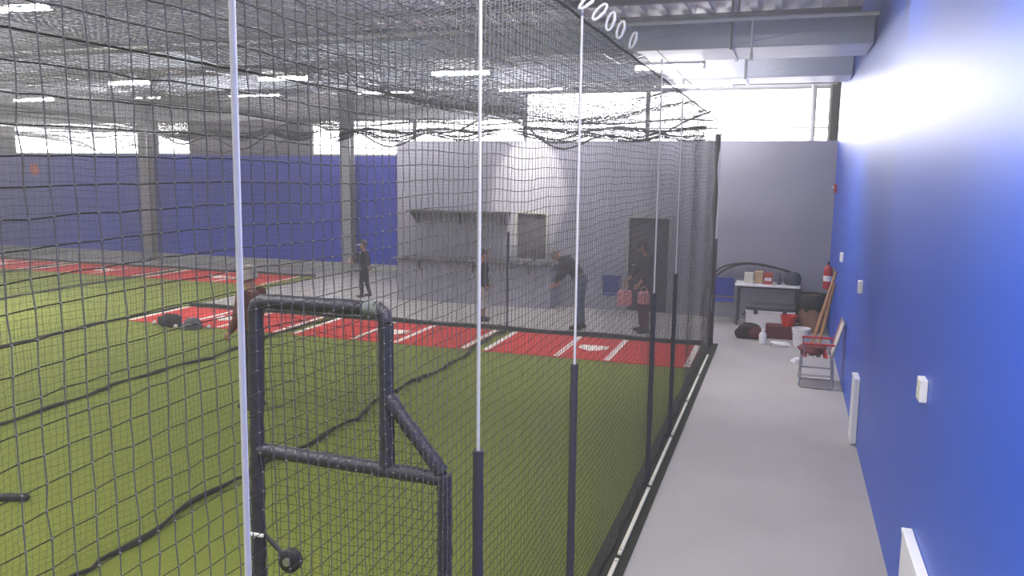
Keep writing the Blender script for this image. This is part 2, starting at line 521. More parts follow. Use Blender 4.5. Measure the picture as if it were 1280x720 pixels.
# end nets behind the plates
def end_mesh(w):
    nu, nv = int(w / .05), int(NT / .05)
    a = smooth_noise(nu + 1, .03, 10); b = smooth_noise(nu + 1, .02, 10)
    def fn(u, v):
        ui = u.astype(int); s = v / nv
        return np.stack([u * w / nu, a[ui] * (1 - s ** 4), .02 + s * (NT - .02) + b[ui] * s], 1) + rng.normal(0, .003, (len(u), 3))
    return net_mesh(nu, nv, fn, .003)
def end_net(x0, w, y, label):
    t = thing('end_net', label, 'net', (x0, y, .014), 0, 'nets behind the plates')
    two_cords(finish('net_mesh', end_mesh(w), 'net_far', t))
    obj('bottom_rope', tube(B(), [(k * w / 80, .05 * math.sin(k * .4), .028) for k in range(81)], .03, 7), 'rope', t, True)
    obj('top_cord', tube(B(), [(k * w / 80, 0, NT - .02 + .03 * math.sin(k * .35)) for k in range(81)], .012, 6), 'rope', t, True)
end_net(-11.1, 9.96, 13.05, 'black net across the back of the near red batting mats')
end_net(-22.9, 11.7, 17.72, 'black net across the back of the far red batting mats')

# sagging ceiling nets, one per lane
def top_net(x0, w, length, label, seed):
    c = .045
    nu, nv = int(w / c), int(length / c)
    r = np.random.default_rng(seed)
    ph = r.uniform(0, 6, 4)
    def fn(u, v):
        su, sv = u / nu, v / nv
        sag = .16 * np.sin(PI * su) * (0.75 + .25 * np.sin(sv * 9 + ph[0])) + .05 * np.sin(su * 9 + sv * 14 + ph[1]) * np.sin(PI * su)
        scal = .09 * np.abs(np.sin(sv * length / 1.38 * PI)) * ((su > .5) * (2 * su - 1) ** 4 + (su < .5) * (1 - 2 * su) ** 4)
        end = .30 * np.maximum(0, (sv - .86) / .14) ** 2 * np.sin(PI * su) * (1 + .4 * np.sin(su * 14 + ph[2]))
        z = NT + .03 - sag - end + scal * 0.5
        return np.stack([x0 + su * w, .1 + sv * length, z], 1) + r.normal(0, .003, (len(u), 3))
    t = thing('ceiling_net', label, 'net', (0, 0, 0), 0, 'nets stretched over the batting lanes')
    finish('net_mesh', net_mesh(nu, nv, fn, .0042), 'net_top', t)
    # the lead rope round its edge
    pts = fn(np.linspace(0, nu, 50), np.full(50, nv * 1.0))
    obj('end_rope', tube(B(), [tuple(p) for p in pts], .014, 6), 'rope', t, True)
    return t
top_net(-4.38, 3.30, 11.9, 'grey net stretched over the lane beside the walkway', 11)
top_net(-7.74, 3.3, 11.9, 'grey net stretched over the second lane from the walkway', 12)
top_net(-11.1, 3.3, 11.9, 'grey net stretched over the third lane from the walkway', 13)
top_net(-14.9, 3.7, 17.3, 'grey net stretched over the long lane nearest the grey office', 14)
top_net(-18.85, 3.8, 17.3, 'grey net stretched over the middle long lane towards the blue wall', 15)

# billowing folds gathered at the far end of the near lanes' ceiling nets
def gathered(x0, w, drop, label, seed):
    r = np.random.default_rng(seed)
    nu, nv = int(w / .036), 34
    p1, p2 = r.uniform(0, 6, 2)
    def fn(u, v):
        s = u / nu; q = v / nv
        x = x0 + w * s + .06 * np.sin(q * 5 + p1) * np.sin(PI * s)
        y = 12.12 + .62 * q + .04 * np.sin(s * 11 + p2)
        z = 3.54 - drop * np.sin(PI * q) * (.55 + .45 * np.abs(np.sin(s * 2.6 * PI + p1))) - .10 * q + .03 * np.sin(q * 17) - .06 * np.sin(s * 7 + p2) ** 2
        return np.stack([x, y, z], 1) + r.normal(0, .004, (len(u), 3))
    t = thing('gathered_net', label, 'net', (0, 0, 0), 0, 'gathered net ends')
    finish('net_mesh', net_mesh(nu, nv, fn, .010), 'net', t)
    pts = fn(np.linspace(0, nu, 60), np.full(60, nv * 1.0))
    obj('edge_rope', tube(B(), [tuple(p) for p in pts], .016, 6), 'rope', t, True)
gathered(-4.15, 2.95, .27, 'bunched black net drooping over the far end of the lane beside the walkway', 1)
gathered(-7.45, 2.95, .22, 'bunched black net drooping over the far end of the second lane', 2)
gathered(-10.85, 2.95, .20, 'bunched black net drooping over the far end of the third lane', 3)

# ------------------------------------------------------------------ net poles, battens, hooks
ordn = ['first', 'second', 'third', 'fourth', 'fifth', 'sixth', 'seventh', 'eighth', 'ninth', 'tenth', 'eleventh']
def make_pole(y, label, ztop=3.62, x=NX, foam='foam', group='poles along the walkway net'):
    t = thing('net_pole', label, 'pole', (x, y, .014), 0, group)
    obj('shaft', tube(B(), [(0, 0, 0), (0, 0, 1.2), (0, 0, 2.4), (0, 0, ztop)], .0068, 10), 'pole', t, True)
    bm = B()
    n_ = 18
    tube(bm, [(0, 0, .01 + k * 1.69 / n_) for k in range(n_ + 1)], [.021 + .0012 * math.sin(k * 2.1) for k in range(n_ + 1)], 12)
    obj('foam_sleeve', bm, foam, t, True)
    obj('pole_cap', lathe(B(), [(0, ztop + .02), (.012, ztop + .016), (.014, ztop), (.014, ztop - .03), (0, ztop - .03)], 10), 'plastic_white', t, True)
    return t
ys = [1.36, 2.70, 4.14, 6.88, 8.30]
labs = ['white net pole nearest the camera, left of the L-shaped screen',
        'white net pole with dark foam on its lower half, second from the camera',
        'white net pole with dark foam sleeve, third from the camera',
        'white net pole with dark foam sleeve, fourth from the camera',
        'white net pole with dark foam sleeve, farthest along the walkway net']
for y, l in zip(ys, labs):
    t = make_pole(y, l)
    if y < 2:
        t.rotation_euler[1] = .011
        t.location.x -= .030
make_pole(13.0, 'padded corner pole where the walkway net meets the back net', 3.3, NX + .02, group=None)
make_pole(12.92, 'dark padded pole at the far end of the first divider net', 3.4, -4.41, group=None)

k = 0
ends = [-.2, 1.3, 2.66, 4.10, 5.42, 6.80, 8.24, 9.6, 10.95, 12.3]
for a, b in zip(ends, ends[1:]):
    t = thing('batten', '', 'batten', (NX + .004, (a + b) / 2, .014), 0, 'white battens along the foot of the walkway net')
    t['label'] = ('white batten at the foot of the walkway net, %s from the camera' % ordn[k]) if k < 8 else 'white batten at the foot of the walkway net, by its far corner'
    L = (b - a) / 2 - .04
    obj('board', box(B(), (.014, -L, 0), (.044, L, .020), .004), 'cream', t)
    for s in (-1, 1):
        obj('screw', lathe(B(), [(.008, 0), (.008, .003), (.004, .006), (0, .006)], 8, (.029, s * (L - .05), .020)), 'alu', t, True)
    k += 1

# snap hooks and their overhead cable
obj_c = tube(B(), [(NX + .03, -.5 + k * .5, NT + .12 + .01 * math.sin(k)) for k in range(28)], .004, 6)
t = obj('overhead_cable', obj_c, 'steel', None, True)
tag(t, 'thin steel cable running above the top edge of the walkway net', 'cable')
hy = [3.80, 4.10, 4.38, 4.66, 4.95, 5.36]
def ring_pts(r1, r2, n=22):
    return [(r1 * math.cos(2 * PI * k / n), 0, r2 * math.sin(2 * PI * k / n)) for k in range(n)]
for i, y in enumerate(hy):
    t = thing('snap_hook', '', 'hook', (NX + .035, y, NT + .052), 0, 'white snap hooks on the net edge')
    t['label'] = 'white snap hook on the top edge of the walkway net, %s from the camera' % ordn[i]
    tl = random.uniform(-.5, .5)
    rm = Matrix.Rotation(.75 + tl, 3, 'Y') @ Matrix.Rotation(random.uniform(-.5, .3), 3, 'Z')
    obj('hook_body', tube(B(), [rm @ Vector(p) for p in ring_pts(.021, .05)], .0075, 8, closed=True), 'plastic_white', t, True)
    obj('gate', tube(B(), [rm @ Vector((.018, 0, -.02)), rm @ Vector((.022, 0, .022))], .0095, 8), 'plastic_white', t, True)

# ------------------------------------------------------------------ L-shaped pitching screen
LY = 3.24
ls = thing('pitching_screen', 'L-shaped pitching screen with black taped frame and netting on the green turf', 'screen', (-1.9, LY, .012))
X = lambda x: x + 1.9
xl, xm, xr, zt, zb = -2.38, -1.685, -1.40, 2.10, 1.34
rr = .035
def wob(n, r=rr):
    return [r * (1 + .06 * math.sin(i * 1.9) + .05 * random.uniform(-1, 1)) for i in range(n)]
def bar(name, a, b, m='tape', r=rr):
    a, b = Vector(a), Vector(b)
    n = max(4, int((b - a).length / .045))
    return obj(name, tube(B(), [a.lerp(b, i / n) for i in range(n + 1)], wob(n + 1, r), 12), m, ls, True)
bar('post', (X(xl) - .045, 0, .03), (X(xl), 0, zt - .05))
# top bar with a bent corner at each end
pts = [(X(xl), 0, zt - .06), (X(xl) + .012, 0, zt - .02), (X(xl) + .045, 0, zt)]
pts += [(X(xl) + .045 + (xm - xl - .09) * i / 12, 0, zt) for i in range(1, 13)]
pts += [(X(xm) - .012, 0, zt - .018), (X(xm), 0, zt - .06)]
obj('top_bar', tube(B(), pts, wob(len(pts)), 12), 'tape', ls, True)
bar('post', (X(xm), 0, zt - .06), (X(xm), 0, zb))
bar('corner_wrap', (X(xm) - .10, 0, zt + .001), (X(xm) - .03, 0, zt - .004), 'tape_grey', .0385)
bar('cross_bar', (X(xl), 0, zb + .02), (X(xr), 0, zb))
bar('brace', (X(xm), 0, 1.70), (X(xr) - .01, 0, zb + .03))
bar('post', (X(xr), 0, zb + .02), (X(xr), 0, .03))
bar('bottom_bar', (X(xl), 0, .036), (X(xr), 0, .036))
for x in (xl, xr):
    bar('foot', (X(x), -.5, .036), (X(x), .5, .036))
c = .045
nu, nv = int((xr - xl) / c), int((zt - .04) / c)
wv = smooth_noise(nu + 1, .012, 5)
def sc_fn(u, v):
    s = v / nv
    return np.stack([X(xl) + u * (xr - xl) / nu, .03 + wv[u.astype(int)] + .05 * np.sin(PI * s), .04 + s * (zt - .04) + .01 * np.sin(u * .5)], 1) + rng.normal(0, .0025, (len(u), 3))
def sc_keep(u, v):
    x = xl + u * (xr - xl) / nu; z = .04 + v / nv * (zt - .04)
    return (x < xm) | (z < zb) | (z < 1.70 - (x - xm) / (xr - xm) * (1.70 - zb))
finish('screen_net', net_mesh(nu, nv, sc_fn, .0032, sc_keep), 'net', ls)
# small wheel on a strut at the left post
st = obj('wheel_strut', tube(B(), [(X(xl), 0, .93), (X(-2.31), -.02, .895), (X(-2.24), -.03, .85)], .012, 8), 'black', ls, True)
bm = B()
tube(bm, [(0, -.028, 0), (0, -.02, 0), (0, .02, 0), (0, .028, 0)], [.046, .058, .058, .046], 20)
bmesh.ops.translate(bm, verts=bm.verts[:], vec=(X(-2.20), -.035, .83))
wh = obj('wheel', bm, 'black', ls, True)
obj('wheel_hub', tube(B(), [(X(-2.20), -.075, .835), (X(-2.20), .0, .835)], .02, 12), 'alu', wh, True)
# tags of tape tail at the left post
obj('cable_tie', box(B(), (X(xl) - .045, -.045, .925), (X(xl) + .03, -.03, .94), .003), 'plastic_white', ls)

# ------------------------------------------------------------------ ceiling: ducts, pipe, lights
def duct(y, depth, z0, z1, x0, x1, label):
    t = thing('air_duct', label, 'duct', ((x0 + x1) / 2, y + depth / 2, z0), 0, 'sheet metal ducts')
    L = (x1 - x0) / 2
    n_ = int(2 * L / 1.4)
    for i in range(n_):
        a = -L + i * 2 * L / n_; b = -L + (i + 1) * 2 * L / n_
        bm = B()
        box(bm, (a + .006, -depth / 2, 0), (b - .006, depth / 2, z1 - z0), .012)
        for s in (-1, 1):   # cross-broken sheet faces
            tube(bm, [(a + .03, s * depth / 2, .03), (b - .03, s * depth / 2, z1 - z0 - .03)], .006, 5)
        obj('duct_section', bm, 'galv', t)
    for i in range(n_ + 1):
        a = -L + i * 2 * L / n_
        bm = B()
        box(bm, (a - .02, -depth / 2 - .02, -.02), (a + .02, depth / 2 + .02, z1 - z0 + .02), .004)
        if -L < a < L:
            obj('duct_flange', bm, 'galv', t)
        else:
            bm.free()
    for i in range(1, n_, 2):
        a = -L + i * 2 * L / n_
        for s in (-1, 1):
            obj('hanger_strap', box(B(), (a - .012, s * (depth / 2 + .022) - .002, -.02), (a + .012, s * (depth / 2 + .022) + .002, CZ - .5 - z0 + .45)), 'steel', t)
duct(9.7, 1.0, 4.12, 4.42, -14.0, WX - .012, 'silver rectangular air duct crossing the ceiling, nearer of the two, meeting the blue wall')
duct(12.75, .9, 4.12, 4.42, -14.0, WX - .012, 'silver rectangular air duct crossing the ceiling, farther of the two')
t = thing('sprinkler_pipe', 'thin white sprinkler pipe with drop heads in front of the near air duct', 'pipe', (0, 9.3, 4.36))
obj('pipe_run', tube(B(), [(-12, 0, 0), (-5, 0, 0), (WX - .02, 0, 0)], .022, 10), 'white', t, True)
for x in (-.45, -3.6, -6.8):
    dn = obj('drop_pipe', tube(B(), [(x, 0, 0), (x, 0, -.36)], .012, 8), 'white', t, True)
    obj('sprinkler_head', lathe(B(), [(.012, -.34), (.02, -.37), (.02, -.42), (.03, -.43), (.03, -.436), (0, -.436)], 12, (x, 0, 0)), 'plastic_white', dn, True)
t = thing('vent_pipe', 'white upright pipe standing on the grey office roof before the bright windows', 'pipe', (.42, 18.6, ZT))
obj('pipe_run', tube(B(), [(0, 0, 0), (0, 0, .8), (0, 0, 1.24)], .055, 14), 'white', t, True)
obj('pipe_elbow', tube(B(), [(0, 0, 1.2), (-.01, 0, 1.30), (-.06, 0, 1.36), (-.2, 0, 1.38), (-2.4, 0, 1.38)], .055, 14), 'white', t, True)

def lamp(x, y, label, z=4.24, L=.62):
    t = thing('tube_light', label, 'light', (x, y, z), 0, 'ceiling tube lights')
    bm = B()
    prism(bm, [(-.055, .012), (-.035, .06), (.035, .06), (.055, .012), (.048, .012), (.03, .05), (-.03, .05), (-.048, .012)], 0, -L, L)
    obj('reflector', bm, 'white', t)
    obj('lamp_tube', tube(B(), [(-L + .03, -.0, -.02), (L - .03, 0, -.02)], .022, 10), 'tube', t, True)
    for s in (-1, 1):
        obj('end_cap', box(B(), (s * L - .012, -.055, -.045), (s * L + .012, .055, .062), .004), 'plastic_white', t)
        obj('hanger_wire', tube(B(), [(s * L * .7, 0, .06), (s * L * .7, 0, CZ - z - .04)], .004, 5), 'steel', t)
rows = [(6.2, (-7.3, -11.0, -14.7), 'row before the near duct'),
        (11.3, (-1.6, -4.6, -7.6, -10.6), 'row between both ducts'),
        (14.7, (-1.6, -4.6, -7.6, -10.6, -13.6, -16.6, -19.6), 'row behind the far duct')]
for y, xs, rl in rows:
    for i, x in enumerate(xs):
        lamp(x, y, z=4.14 if y == 11.3 else 4.24, L=.46 if y == 11.3 else .62, label='ceiling tube light in the %s, %s from the right wall' % (rl, ordn[i]))

# ------------------------------------------------------------------ office front: counter, shelf
t = thing('service_counter', 'long grey service counter with dark top under the office window', 'counter', (-6.0, OY - .26, 0))
obj('counter_top', box(B(), (-1.78, -.26, .86), (1.72, .255, .90), .008), 'dark_trim', t)
bm = B()
box(bm, (-1.70, -.16, .0), (1.64, .25, .86), .004)
obj('counter_front', bm, 'grey_wall', t)
for x in (-1.2, 0, 1.2):
    bm = B()
    prism(bm, [(-.17, .858), (-.25, .858), (-.17, .66)], 0, x - .02, x + .02)
    obj('bracket', bm, 'dark_trim', t)
t = thing('wall_shelf', 'dark wooden shelf on brackets high on the grey office wall', 'shelf', (-6.43, OY - .2, 1.86))
obj('board', box(B(), (-1.1, -.19, .0), (1.1, .195, .035), .005), 'dark_trim', t)
for x in (-1.0, 0, 1.0):
    bm = B()
    prism(bm, [(.195, -.003), (-.16, -.003), (.195, -.26)], 0, x - .02, x + .02)
    obj('bracket', bm, 'dark_trim', t)

# ------------------------------------------------------------------ walkway clutter
# folding table
t = thing('folding_table', 'white folding table with grey legs against the grey end wall', 'table', (-.25, 15.35, 0))
obj('table_top', box(B(), (-.56, -.30, .715), (.56, .30, .745), .01), 'plastic_white', t)
obj('table_rim', box(B(), (-.52, -.27, .68), (.52, .27, .714), .005), 'plastic_grey', t)
for sx in (-1, 1):
    for sy in (-1, 1):
        obj('leg', tube(B(), [(sx * .50, sy * .24, .69), (sx * .50, sy * .25, .0)], .018, 8), 'slate_cloth', t, True)
    obj('stretcher', tube(B(), [(sx * .50, -.245, .18), (sx * .50, .245, .18)], .012, 8), 'slate_cloth', t, True)
TZ = .745
def tbox(name, label, x0, x1, y, h, m, cat='box', lidm=None):
    t = thing(name, label, cat, ((x0 + x1) / 2, y, TZ))
    w = (x1 - x0) / 2
    obj('body', box(B(), (-w, -.08, 0), (w, .08, h), .006), m, t)
    obj('flap', box(B(), (-w + .004, -.076, h), (w - .004, .076, h + .008), .003), lidm or m, t)
    return t
tbox('carton', 'cream carton on the left end of the folding table', -.66, -.50, 15.36, .18, 'cream')
tbox('carton', 'tan carton between the cream carton and the red one on the table', -.48, -.34, 15.40, .21, 'tan')
t = tbox('carton', 'red and white carton in the middle of the folding table', -.32, -.17, 15.34, .19, 'card_red')
obj('paper_label', box(B(), (-.06, -.0835, .06), (.06, -.0802, .12), .001), 'plastic_white', t)
t = thing('bottle', 'dark bottle beside the red and white carton on the table', 'bottle', (-.05, 15.33, TZ))
obj('body', lathe(B(), [(0, 0), (.04, 0), (.042, .01), (.042, .11), (.03, .14), (.015, .16), (.015, .18), (0, .18)], 16), 'dark_bottle', t, True)
obj('cap', lathe(B(), [(.017, .172), (.017, .198), (.012, .202), (0, .202)], 12), 'black', t, True)
# soft bag drooping over the right end of the table
def blob(name, c, s, m, parent=None, seed=0, amp=.12, sub=3, flat=True):
    bm = B()
    bmesh.ops.create_icosphere(bm, subdivisions=sub, radius=1)
    r = random.Random(seed)
    ph = [r.uniform(0, 6) for _ in range(6)]
    for v in bm.verts:
        p = v.co
        k = 1 + amp * (math.sin(p.x * 3.1 + ph[0]) * math.sin(p.y * 2.7 + ph[1]) + .6 * math.sin(p.z * 4.3 + ph[2] + p.x * 2) + .35 * math.sin(p.x * 8 + ph[3]) * math.sin(p.z * 7 + ph[4]))
        q = Vector((abs(p.x) ** .8 * (1 if p.x > 0 else -1), abs(p.y) ** .8 * (1 if p.y > 0 else -1), abs(p.z) ** .8 * (1 if p.z > 0 else -1))) * k
        z = q.z * s[2]
        if flat: z = max(z, -s[2] * .72)
        v.co = Vector((c[0] + q.x * s[0], c[1] + q.y * s[1], c[2] + z))
    return obj(name, bm, m, parent, True)
t = thing('soft_bag', 'dark slate bag on the right end of the folding table', 'bag', (.17, 15.36, TZ))
blob('bag_body', (0, 0, .10), (.15, .11, .135), 'slate_cloth', t, 3)
obj('strap', tube(B(), [(-.09, -.03, .15), (-.05, -.05, .21), (.03, -.05, .215), (.08, -.03, .15)], .009, 7), 'black_cloth', t, True)
# bent hoop leaning behind the table
t = thing('bent_hoop', 'two thin black bent rods arching over the folding table', 'rods', (-.4, 15.725, 0))
def arc(pts, n=24):
    P = []
    for i in range(n + 1):
        s = i / n * (len(pts) - 1); k = min(int(s), len(pts) - 2); f = s - k
        p0 = Vector(pts[max(k - 1, 0)]); p1 = Vector(pts[k]); p2 = Vector(pts[k + 1]); p3 = Vector(pts[min(k + 2, len(pts) - 1)])
        P.append(.5 * ((2 * p1) + (-p0 + p2) * f + (2 * p0 - 5 * p1 + 4 * p2 - p3) * f * f + (-p0 + 3 * p1 - 3 * p2 + p3) * f ** 3))
    return P
obj('rod', tube(B(), arc([(-1.0, -.02, .0), (-.98, -.02, .5), (-.75, 0, .93), (-.3, 0, 1.06), (.2, 0, 1.02), (.66, -.02, .84), (.72, -.02, .4), (.73, .0, 0)]), .016, 8), 'black', t, True)
obj('rod', tube(B(), arc([(-1.06, .04, .0), (-1.0, .04, .45), (-.72, .04, .86), (-.3, .04, 1.04), (.2, .04, 1.0), (.60, .04, .88), (.68, .04, .4), (.69, .04, 0)]), .014, 8), 'black', t, True)

# cooler
t = thing('cooler', 'large white cooler with dark grey lid under the folding table', 'cooler', (-.17, 14.82, 0))
obj('tub', box(B(), (-.40, -.22, .0), (.40, .22, .36), .025, 3), 'plastic_white', t)
obj('lid', box(B(), (-.41, -.23, .363), (.41, .23, .45), .025, 3), 'plastic_grey', t)
obj('lid_band', box(B(), (-.415, -.235, .335), (.415, .235, .362), .006), 'plastic_white', t)
for s in (-1, 1):
    obj('latch', box(B(), (s * .24 - .035, -.252, .30), (s * .24 + .035, -.236, .38), .005), 'plastic_grey', t)
    obj('handle', tube(B(), [(s * .41, -.12, .30), (s * .46, -.12, .26), (s * .46, .12, .26), (s * .41, .12, .30)], .013, 8), 'plastic_grey', t, True)
obj('drain_plug', tube(B(), [(-.33, -.215, .05), (-.33, -.235, .05)], .018, 12), 'plastic_grey', t, True)

# trash barrel with black liner
t = thing('trash_barrel', 'brown trash barrel with a black bag folded over its rim', 'trash can', (.52, 14.92, 0))
obj('barrel', lathe(B(), [(0, 0), (.19, 0), (.20, .015), (.22, .40), (.225, .62), (.20, .62), (.18, .05), (0, .05)], 28), 'brown', t, True)
bm = B()
prof = [(.205, .45), (.236, .40), (.240, .46), (.246, .55), (.244, .64), (.232, .67), (.21, .66), (.20, .58), (0, .50)]
lathe(bm, prof[1:], 28)
for v in bm.verts:
    a = math.atan2(v.co.y, v.co.x)
    if v.co.z < .5 and v.co.xy.length > .2:
        v.co.z += .03 * math.sin(a * 7) + .015 * math.sin(a * 13)
    v.co.x *= 1 + .02 * math.sin(a * 9); v.co.y *= 1 + .02 * math.sin(a * 9)
obj('bag_liner', bm, 'black', t, True)

# red bucket on a dark crate
t = thing('crate', 'low dark maroon crate on the floor before the cooler', 'crate', (.05, 14.16, 0))
bm = B()
w, d_, h = .27, .15, .19
for lo, hi in (((-w, -d_, 0), (w, d_, .015)), ((-w, -d_, .015), (-w + .02, d_, h)), ((w - .02, -d_, .015), (w, d_, h)), ((-w + .02, -d_, .015), (w - .02, -d_ + .02, h)), ((-w + .02, d_ - .02, .015), (w - .02, d_, h))):
    box(bm, lo, hi)
obj('body', bm, 'maroon', t)
obj('lid', box(B(), (-w - .005, -d_ - .005, h), (w + .005, d_ + .005, h + .02), .004), 'maroon', t)
t = thing('red_tub', 'bright red plastic tub on the crate beside the cooler', 'tub', (.14, 14.16, .21))
obj('tub_body', lathe(B(), [(0, 0), (.10, 0), (.105, .01), (.13, .16), (.138, .165), (.138, .175), (.125, .175), (.1, .02), (0, .02)], 24), 'red', t, True)
obj('handle', tube(B(), [(-.132, 0, .16), (-.13, -.05, .12), (0, -.14, .09), (.13, -.05, .12), (.132, 0, .16)], .005, 6), 'red_metal', t, True)
# black duffel with red trim
t = thing('duffel_bag', 'black duffel bag with dark red panel on the floor before the cooler', 'bag', (-.50, 13.92, 0))
blob('bag_body', (0, 0, .105), (.22, .13, .14), 'black_cloth', t, 5)
blob('side_panel', (.12, -.06, .10), (.115, .09, .10), 'maroon', t, 6)
obj('strap', tube(B(), [(-.14, 0, .19), (-.06, -.04, .26), (.06, -.04, .255), (.13, 0, .18)], .010, 7), 'black_cloth', t, True)
# white bottle
t = thing('spray_bottle', 'white plastic bottle standing on the floor before the duffel bag', 'bottle', (-.25, 13.52, 0))
obj('body', lathe(B(), [(0, 0), (.055, 0), (.06, .012), (.06, .14), (.05, .175), (.025, .195), (.022, .215), (0, .215)], 20), 'plastic_white', t, True)
obj('cap', lathe(B(), [(.027, .205), (.027, .24), (.02, .25), (0, .25)], 14), 'plastic_white', t, True)
# crumpled towel
t = blob('towel', (.03, 13.45, .028), (.15, .09, .05), 'plastic_white', None, 9, .22)
tag(t, 'crumpled white towel on the floor between the bottle and the white bucket', 'towel')
t = blob('paper_wad', (.26, 12.3, .03), (.075, .06, .05), 'plastic_white', None, 12, .2)
tag(t, 'small white crumpled paper on the floor left of the folding chair', 'paper')
# white bucket
t = thing('white_bucket', 'white bucket on the floor beside the leaning wooden poles', 'bucket', (.33, 13.55, 0))
obj('body', lathe(B(), [(0, 0), (.11, 0), (.115, .01), (.135, .27), (.145, .272), (.145, .295), (.128, .295), (.105, .02), (0, .02)], 24), 'plastic_white', t, True)
obj('bail_handle', tube(B(), [(-.138, 0, .27), (-.137, -.06, .22), (-.08, -.14, .16), (.08, -.14, .16), (.137, -.06, .22), (.138, 0, .27)], .004, 6), 'alu', t, True)

# two leaning wooden poles
for i, (a, b, lab) in enumerate((((.46, 13.15, 0), (.782, 13.45, 1.24), 'long wooden pole leaning on the blue wall, the one reaching higher'),
                                 ((.56, 13.10, 0), (.780, 13.55, 1.04), 'shorter wooden pole leaning on the blue wall beside the trash barrel'))):
    t = thing('wooden_pole', lab, 'pole', a, 0, 'leaning wooden poles')
    e = Vector(b) - Vector(a)
    obj('shaft', tube(B(), [(0, 0, .02), e * .25, e * .5, e * .8, e * .97], [.024, .026, .028, .024, .018], 12), 'wood', t, True)
    obj('grip_end', tube(B(), [e * .965, e * .985, e], [.018, .022, .015], 12), 'wood', t, True)

# folding chair: silver frame, red and white webbing, facing the net
t = thing('lawn_chair', 'folded-out lawn chair with silver frame and red webbing by the blue wall', 'chair', (.51, 11.12, 0))
def ct(name, pts, r=.0115, m='alu'):
    return obj(name, tube(B(), pts, r, 9), m, t, True)
for sy in (-1, 1):
    y = sy * .235
    ct('leg', [(-.22, y, .40), (-.225, y, .22), (-.235, y, .03), (-.215, y, .014)])
    ct('leg', [(.15, y, .40), (.165, y, .22), (.18, y, .03), (.16, y, .014)])
    ct('runner', [(-.215, y, .013), (-.03, y, .013), (.16, y, .013)])
    ct('side_bar', [(-.225, y, .17), (.168, y, .17)])
    ct('back_post', [(.13, y, .36), (.20, y, .62), (.265, y, .86)])
    obj('armrest', box(B(), (-.22, y - .022, .565), (.17, y + .022, .588), .006), 'red_metal', t)
    ct('arm_post', [(-.19, y, .40), (-.20, y, .565)])
ct('stretcher', [(-.225, -.23, .10), (-.225, .23, .10)])
ct('seat_rail', [(-.22, -.235, .40), (-.22, .235, .40)])
ct('seat_rail', [(.15, -.235, .40), (.15, .235, .40)])
ct('back_rail', [(.265, -.235, .86), (.265, .235, .86)])
for i in range(4):
    x = -.185 + i * .085
    obj('seat_strap', box(B(), (x - .03, -.24, .404), (x + .03, .24, .410), .002), 'red' if i in (0, 3) else 'plastic_white', t)
for i in range(6):
    s = (i + .5) / 6
    y = -.20 + .08 * i
    rot = Matrix.Rotation(.262, 3, 'Y')
    bm = B()
    box(bm, (-.003, y - .03, 0), (.003, y + .03, .44), .002, rot=rot, piv=(0, 0, 0))
    bmesh.ops.translate(bm, verts=bm.verts[:], vec=(.148, 0, .42))
    obj('back_strap', bm, 'red' if i in (0, 5) else 'plastic_white', t)

# maroon cloth heaped on the chair seat
t = blob('jacket', (.43, 11.10, .475), (.15, .17, .065), 'maroon', None, 21, .2)
tag(t, 'dark red jacket heaped on the seat of the lawn chair', 'jacket')

# blue chairs
def blue_chair(x, y, rz, label):
    t = thing('blue_chair', label, 'chair', (x, y, 0), rz, 'blue plastic chairs')
    bm = B()
    box(bm, (-.18, -.18, .40), (.18, .20, .425), .01)
    obj('seat', bm, 'blue_plastic', t)
    bm = B()
    box(bm, (-.18, .185, .46), (.18, .21, .80), .011, 3, rot=Matrix.Rotation(-.12, 3, 'X'), piv=(0, .2, .46))
    obj('backrest', bm, 'blue_plastic', t)
    for sx in (-1, 1):
        obj('leg', tube(B(), [(sx * .17, -.16, .40), (sx * .185, -.19, 0)], .011, 8), 'alu', t, True)
        obj('leg', tube(B(), [(sx * .17, .18, .40), (sx * .185, .20, 0)], .011, 8), 'alu', t, True)
        obj('back_post', tube(B(), [(sx * .17, .18, .40), (sx * .165, .215, .50), (sx * .16, .235, .72)], .010, 8), 'alu', t, True)
blue_chair(-1.0, 15.30, 0.1, 'blue plastic chair left of the folding table')
blue_chair(-3.06, 15.25, PI, 'blue plastic chair against the office wall behind the nets')

# wall items on the blue wall
def plate(y, z, label):
    t = thing('wall_plate', label, 'outlet', (WX, y, z), 0, 'white plates on the blue wall')
    obj('cover', box(B(), (-.042, -.06, -.065), (-.0005, .06, .065), .006), 'plastic_white', t)
    for s in (-1, 1):
        obj('socket', box(B(), (-.0455, -.025, s * .028 - .02), (-.0425, .025, s * .028 + .02), .001), 'cream', t)
plate(12.43, 1.56, 'white outlet plate on the blue wall, farthest from the camera')
plate(9.21, 1.56, 'white outlet plate in the middle of the blue wall')
plate(4.97, 1.54, 'white outlet plate on the blue wall nearest the camera')
def board(y0, y1, label):
    t = thing('wall_board', label, 'board', (WX, (y0 + y1) / 2, 0), 0, 'white boards along the blue wall')
    h = (y1 - y0) / 2
    obj('panel', box(B(), (-.055, -h, 0.01), (-.002, h, .66), .004), 'white', t)
    obj('cap_rail', box(B(), (-.060, -h - .004, .661), (-.002, h + .004, .69), .004), 'white', t)
board(8.68, 8.98, 'white upright board at the foot of the blue wall, beyond the nearer one')
board(4.15, 5.02, 'white upright board at the foot of the blue wall, cut off by the bottom edge')
t = thing('fire_extinguisher', 'red fire extinguisher hung on the blue wall above the trash barrel', 'extinguisher', (WX - .10, 14.2, .86))
obj('cylinder', lathe(B(), [(0, 0), (.06, 0), (.07, .02), (.07, .31), (.055, .36), (.025, .385), (.022, .40), (0, .40)], 22), 'red_metal', t, True)
obj('label_band', lathe(B(), [(.0712, .13), (.0712, .22)], 22), 'plastic_white', t, True)
obj('valve', box(B(), (-.02, -.02, .40), (.02, .02, .44), .004), 'black', t)
obj('lever', box(B(), (-.02, -.11, .44), (.02, .02, .455), .004), 'black', t)
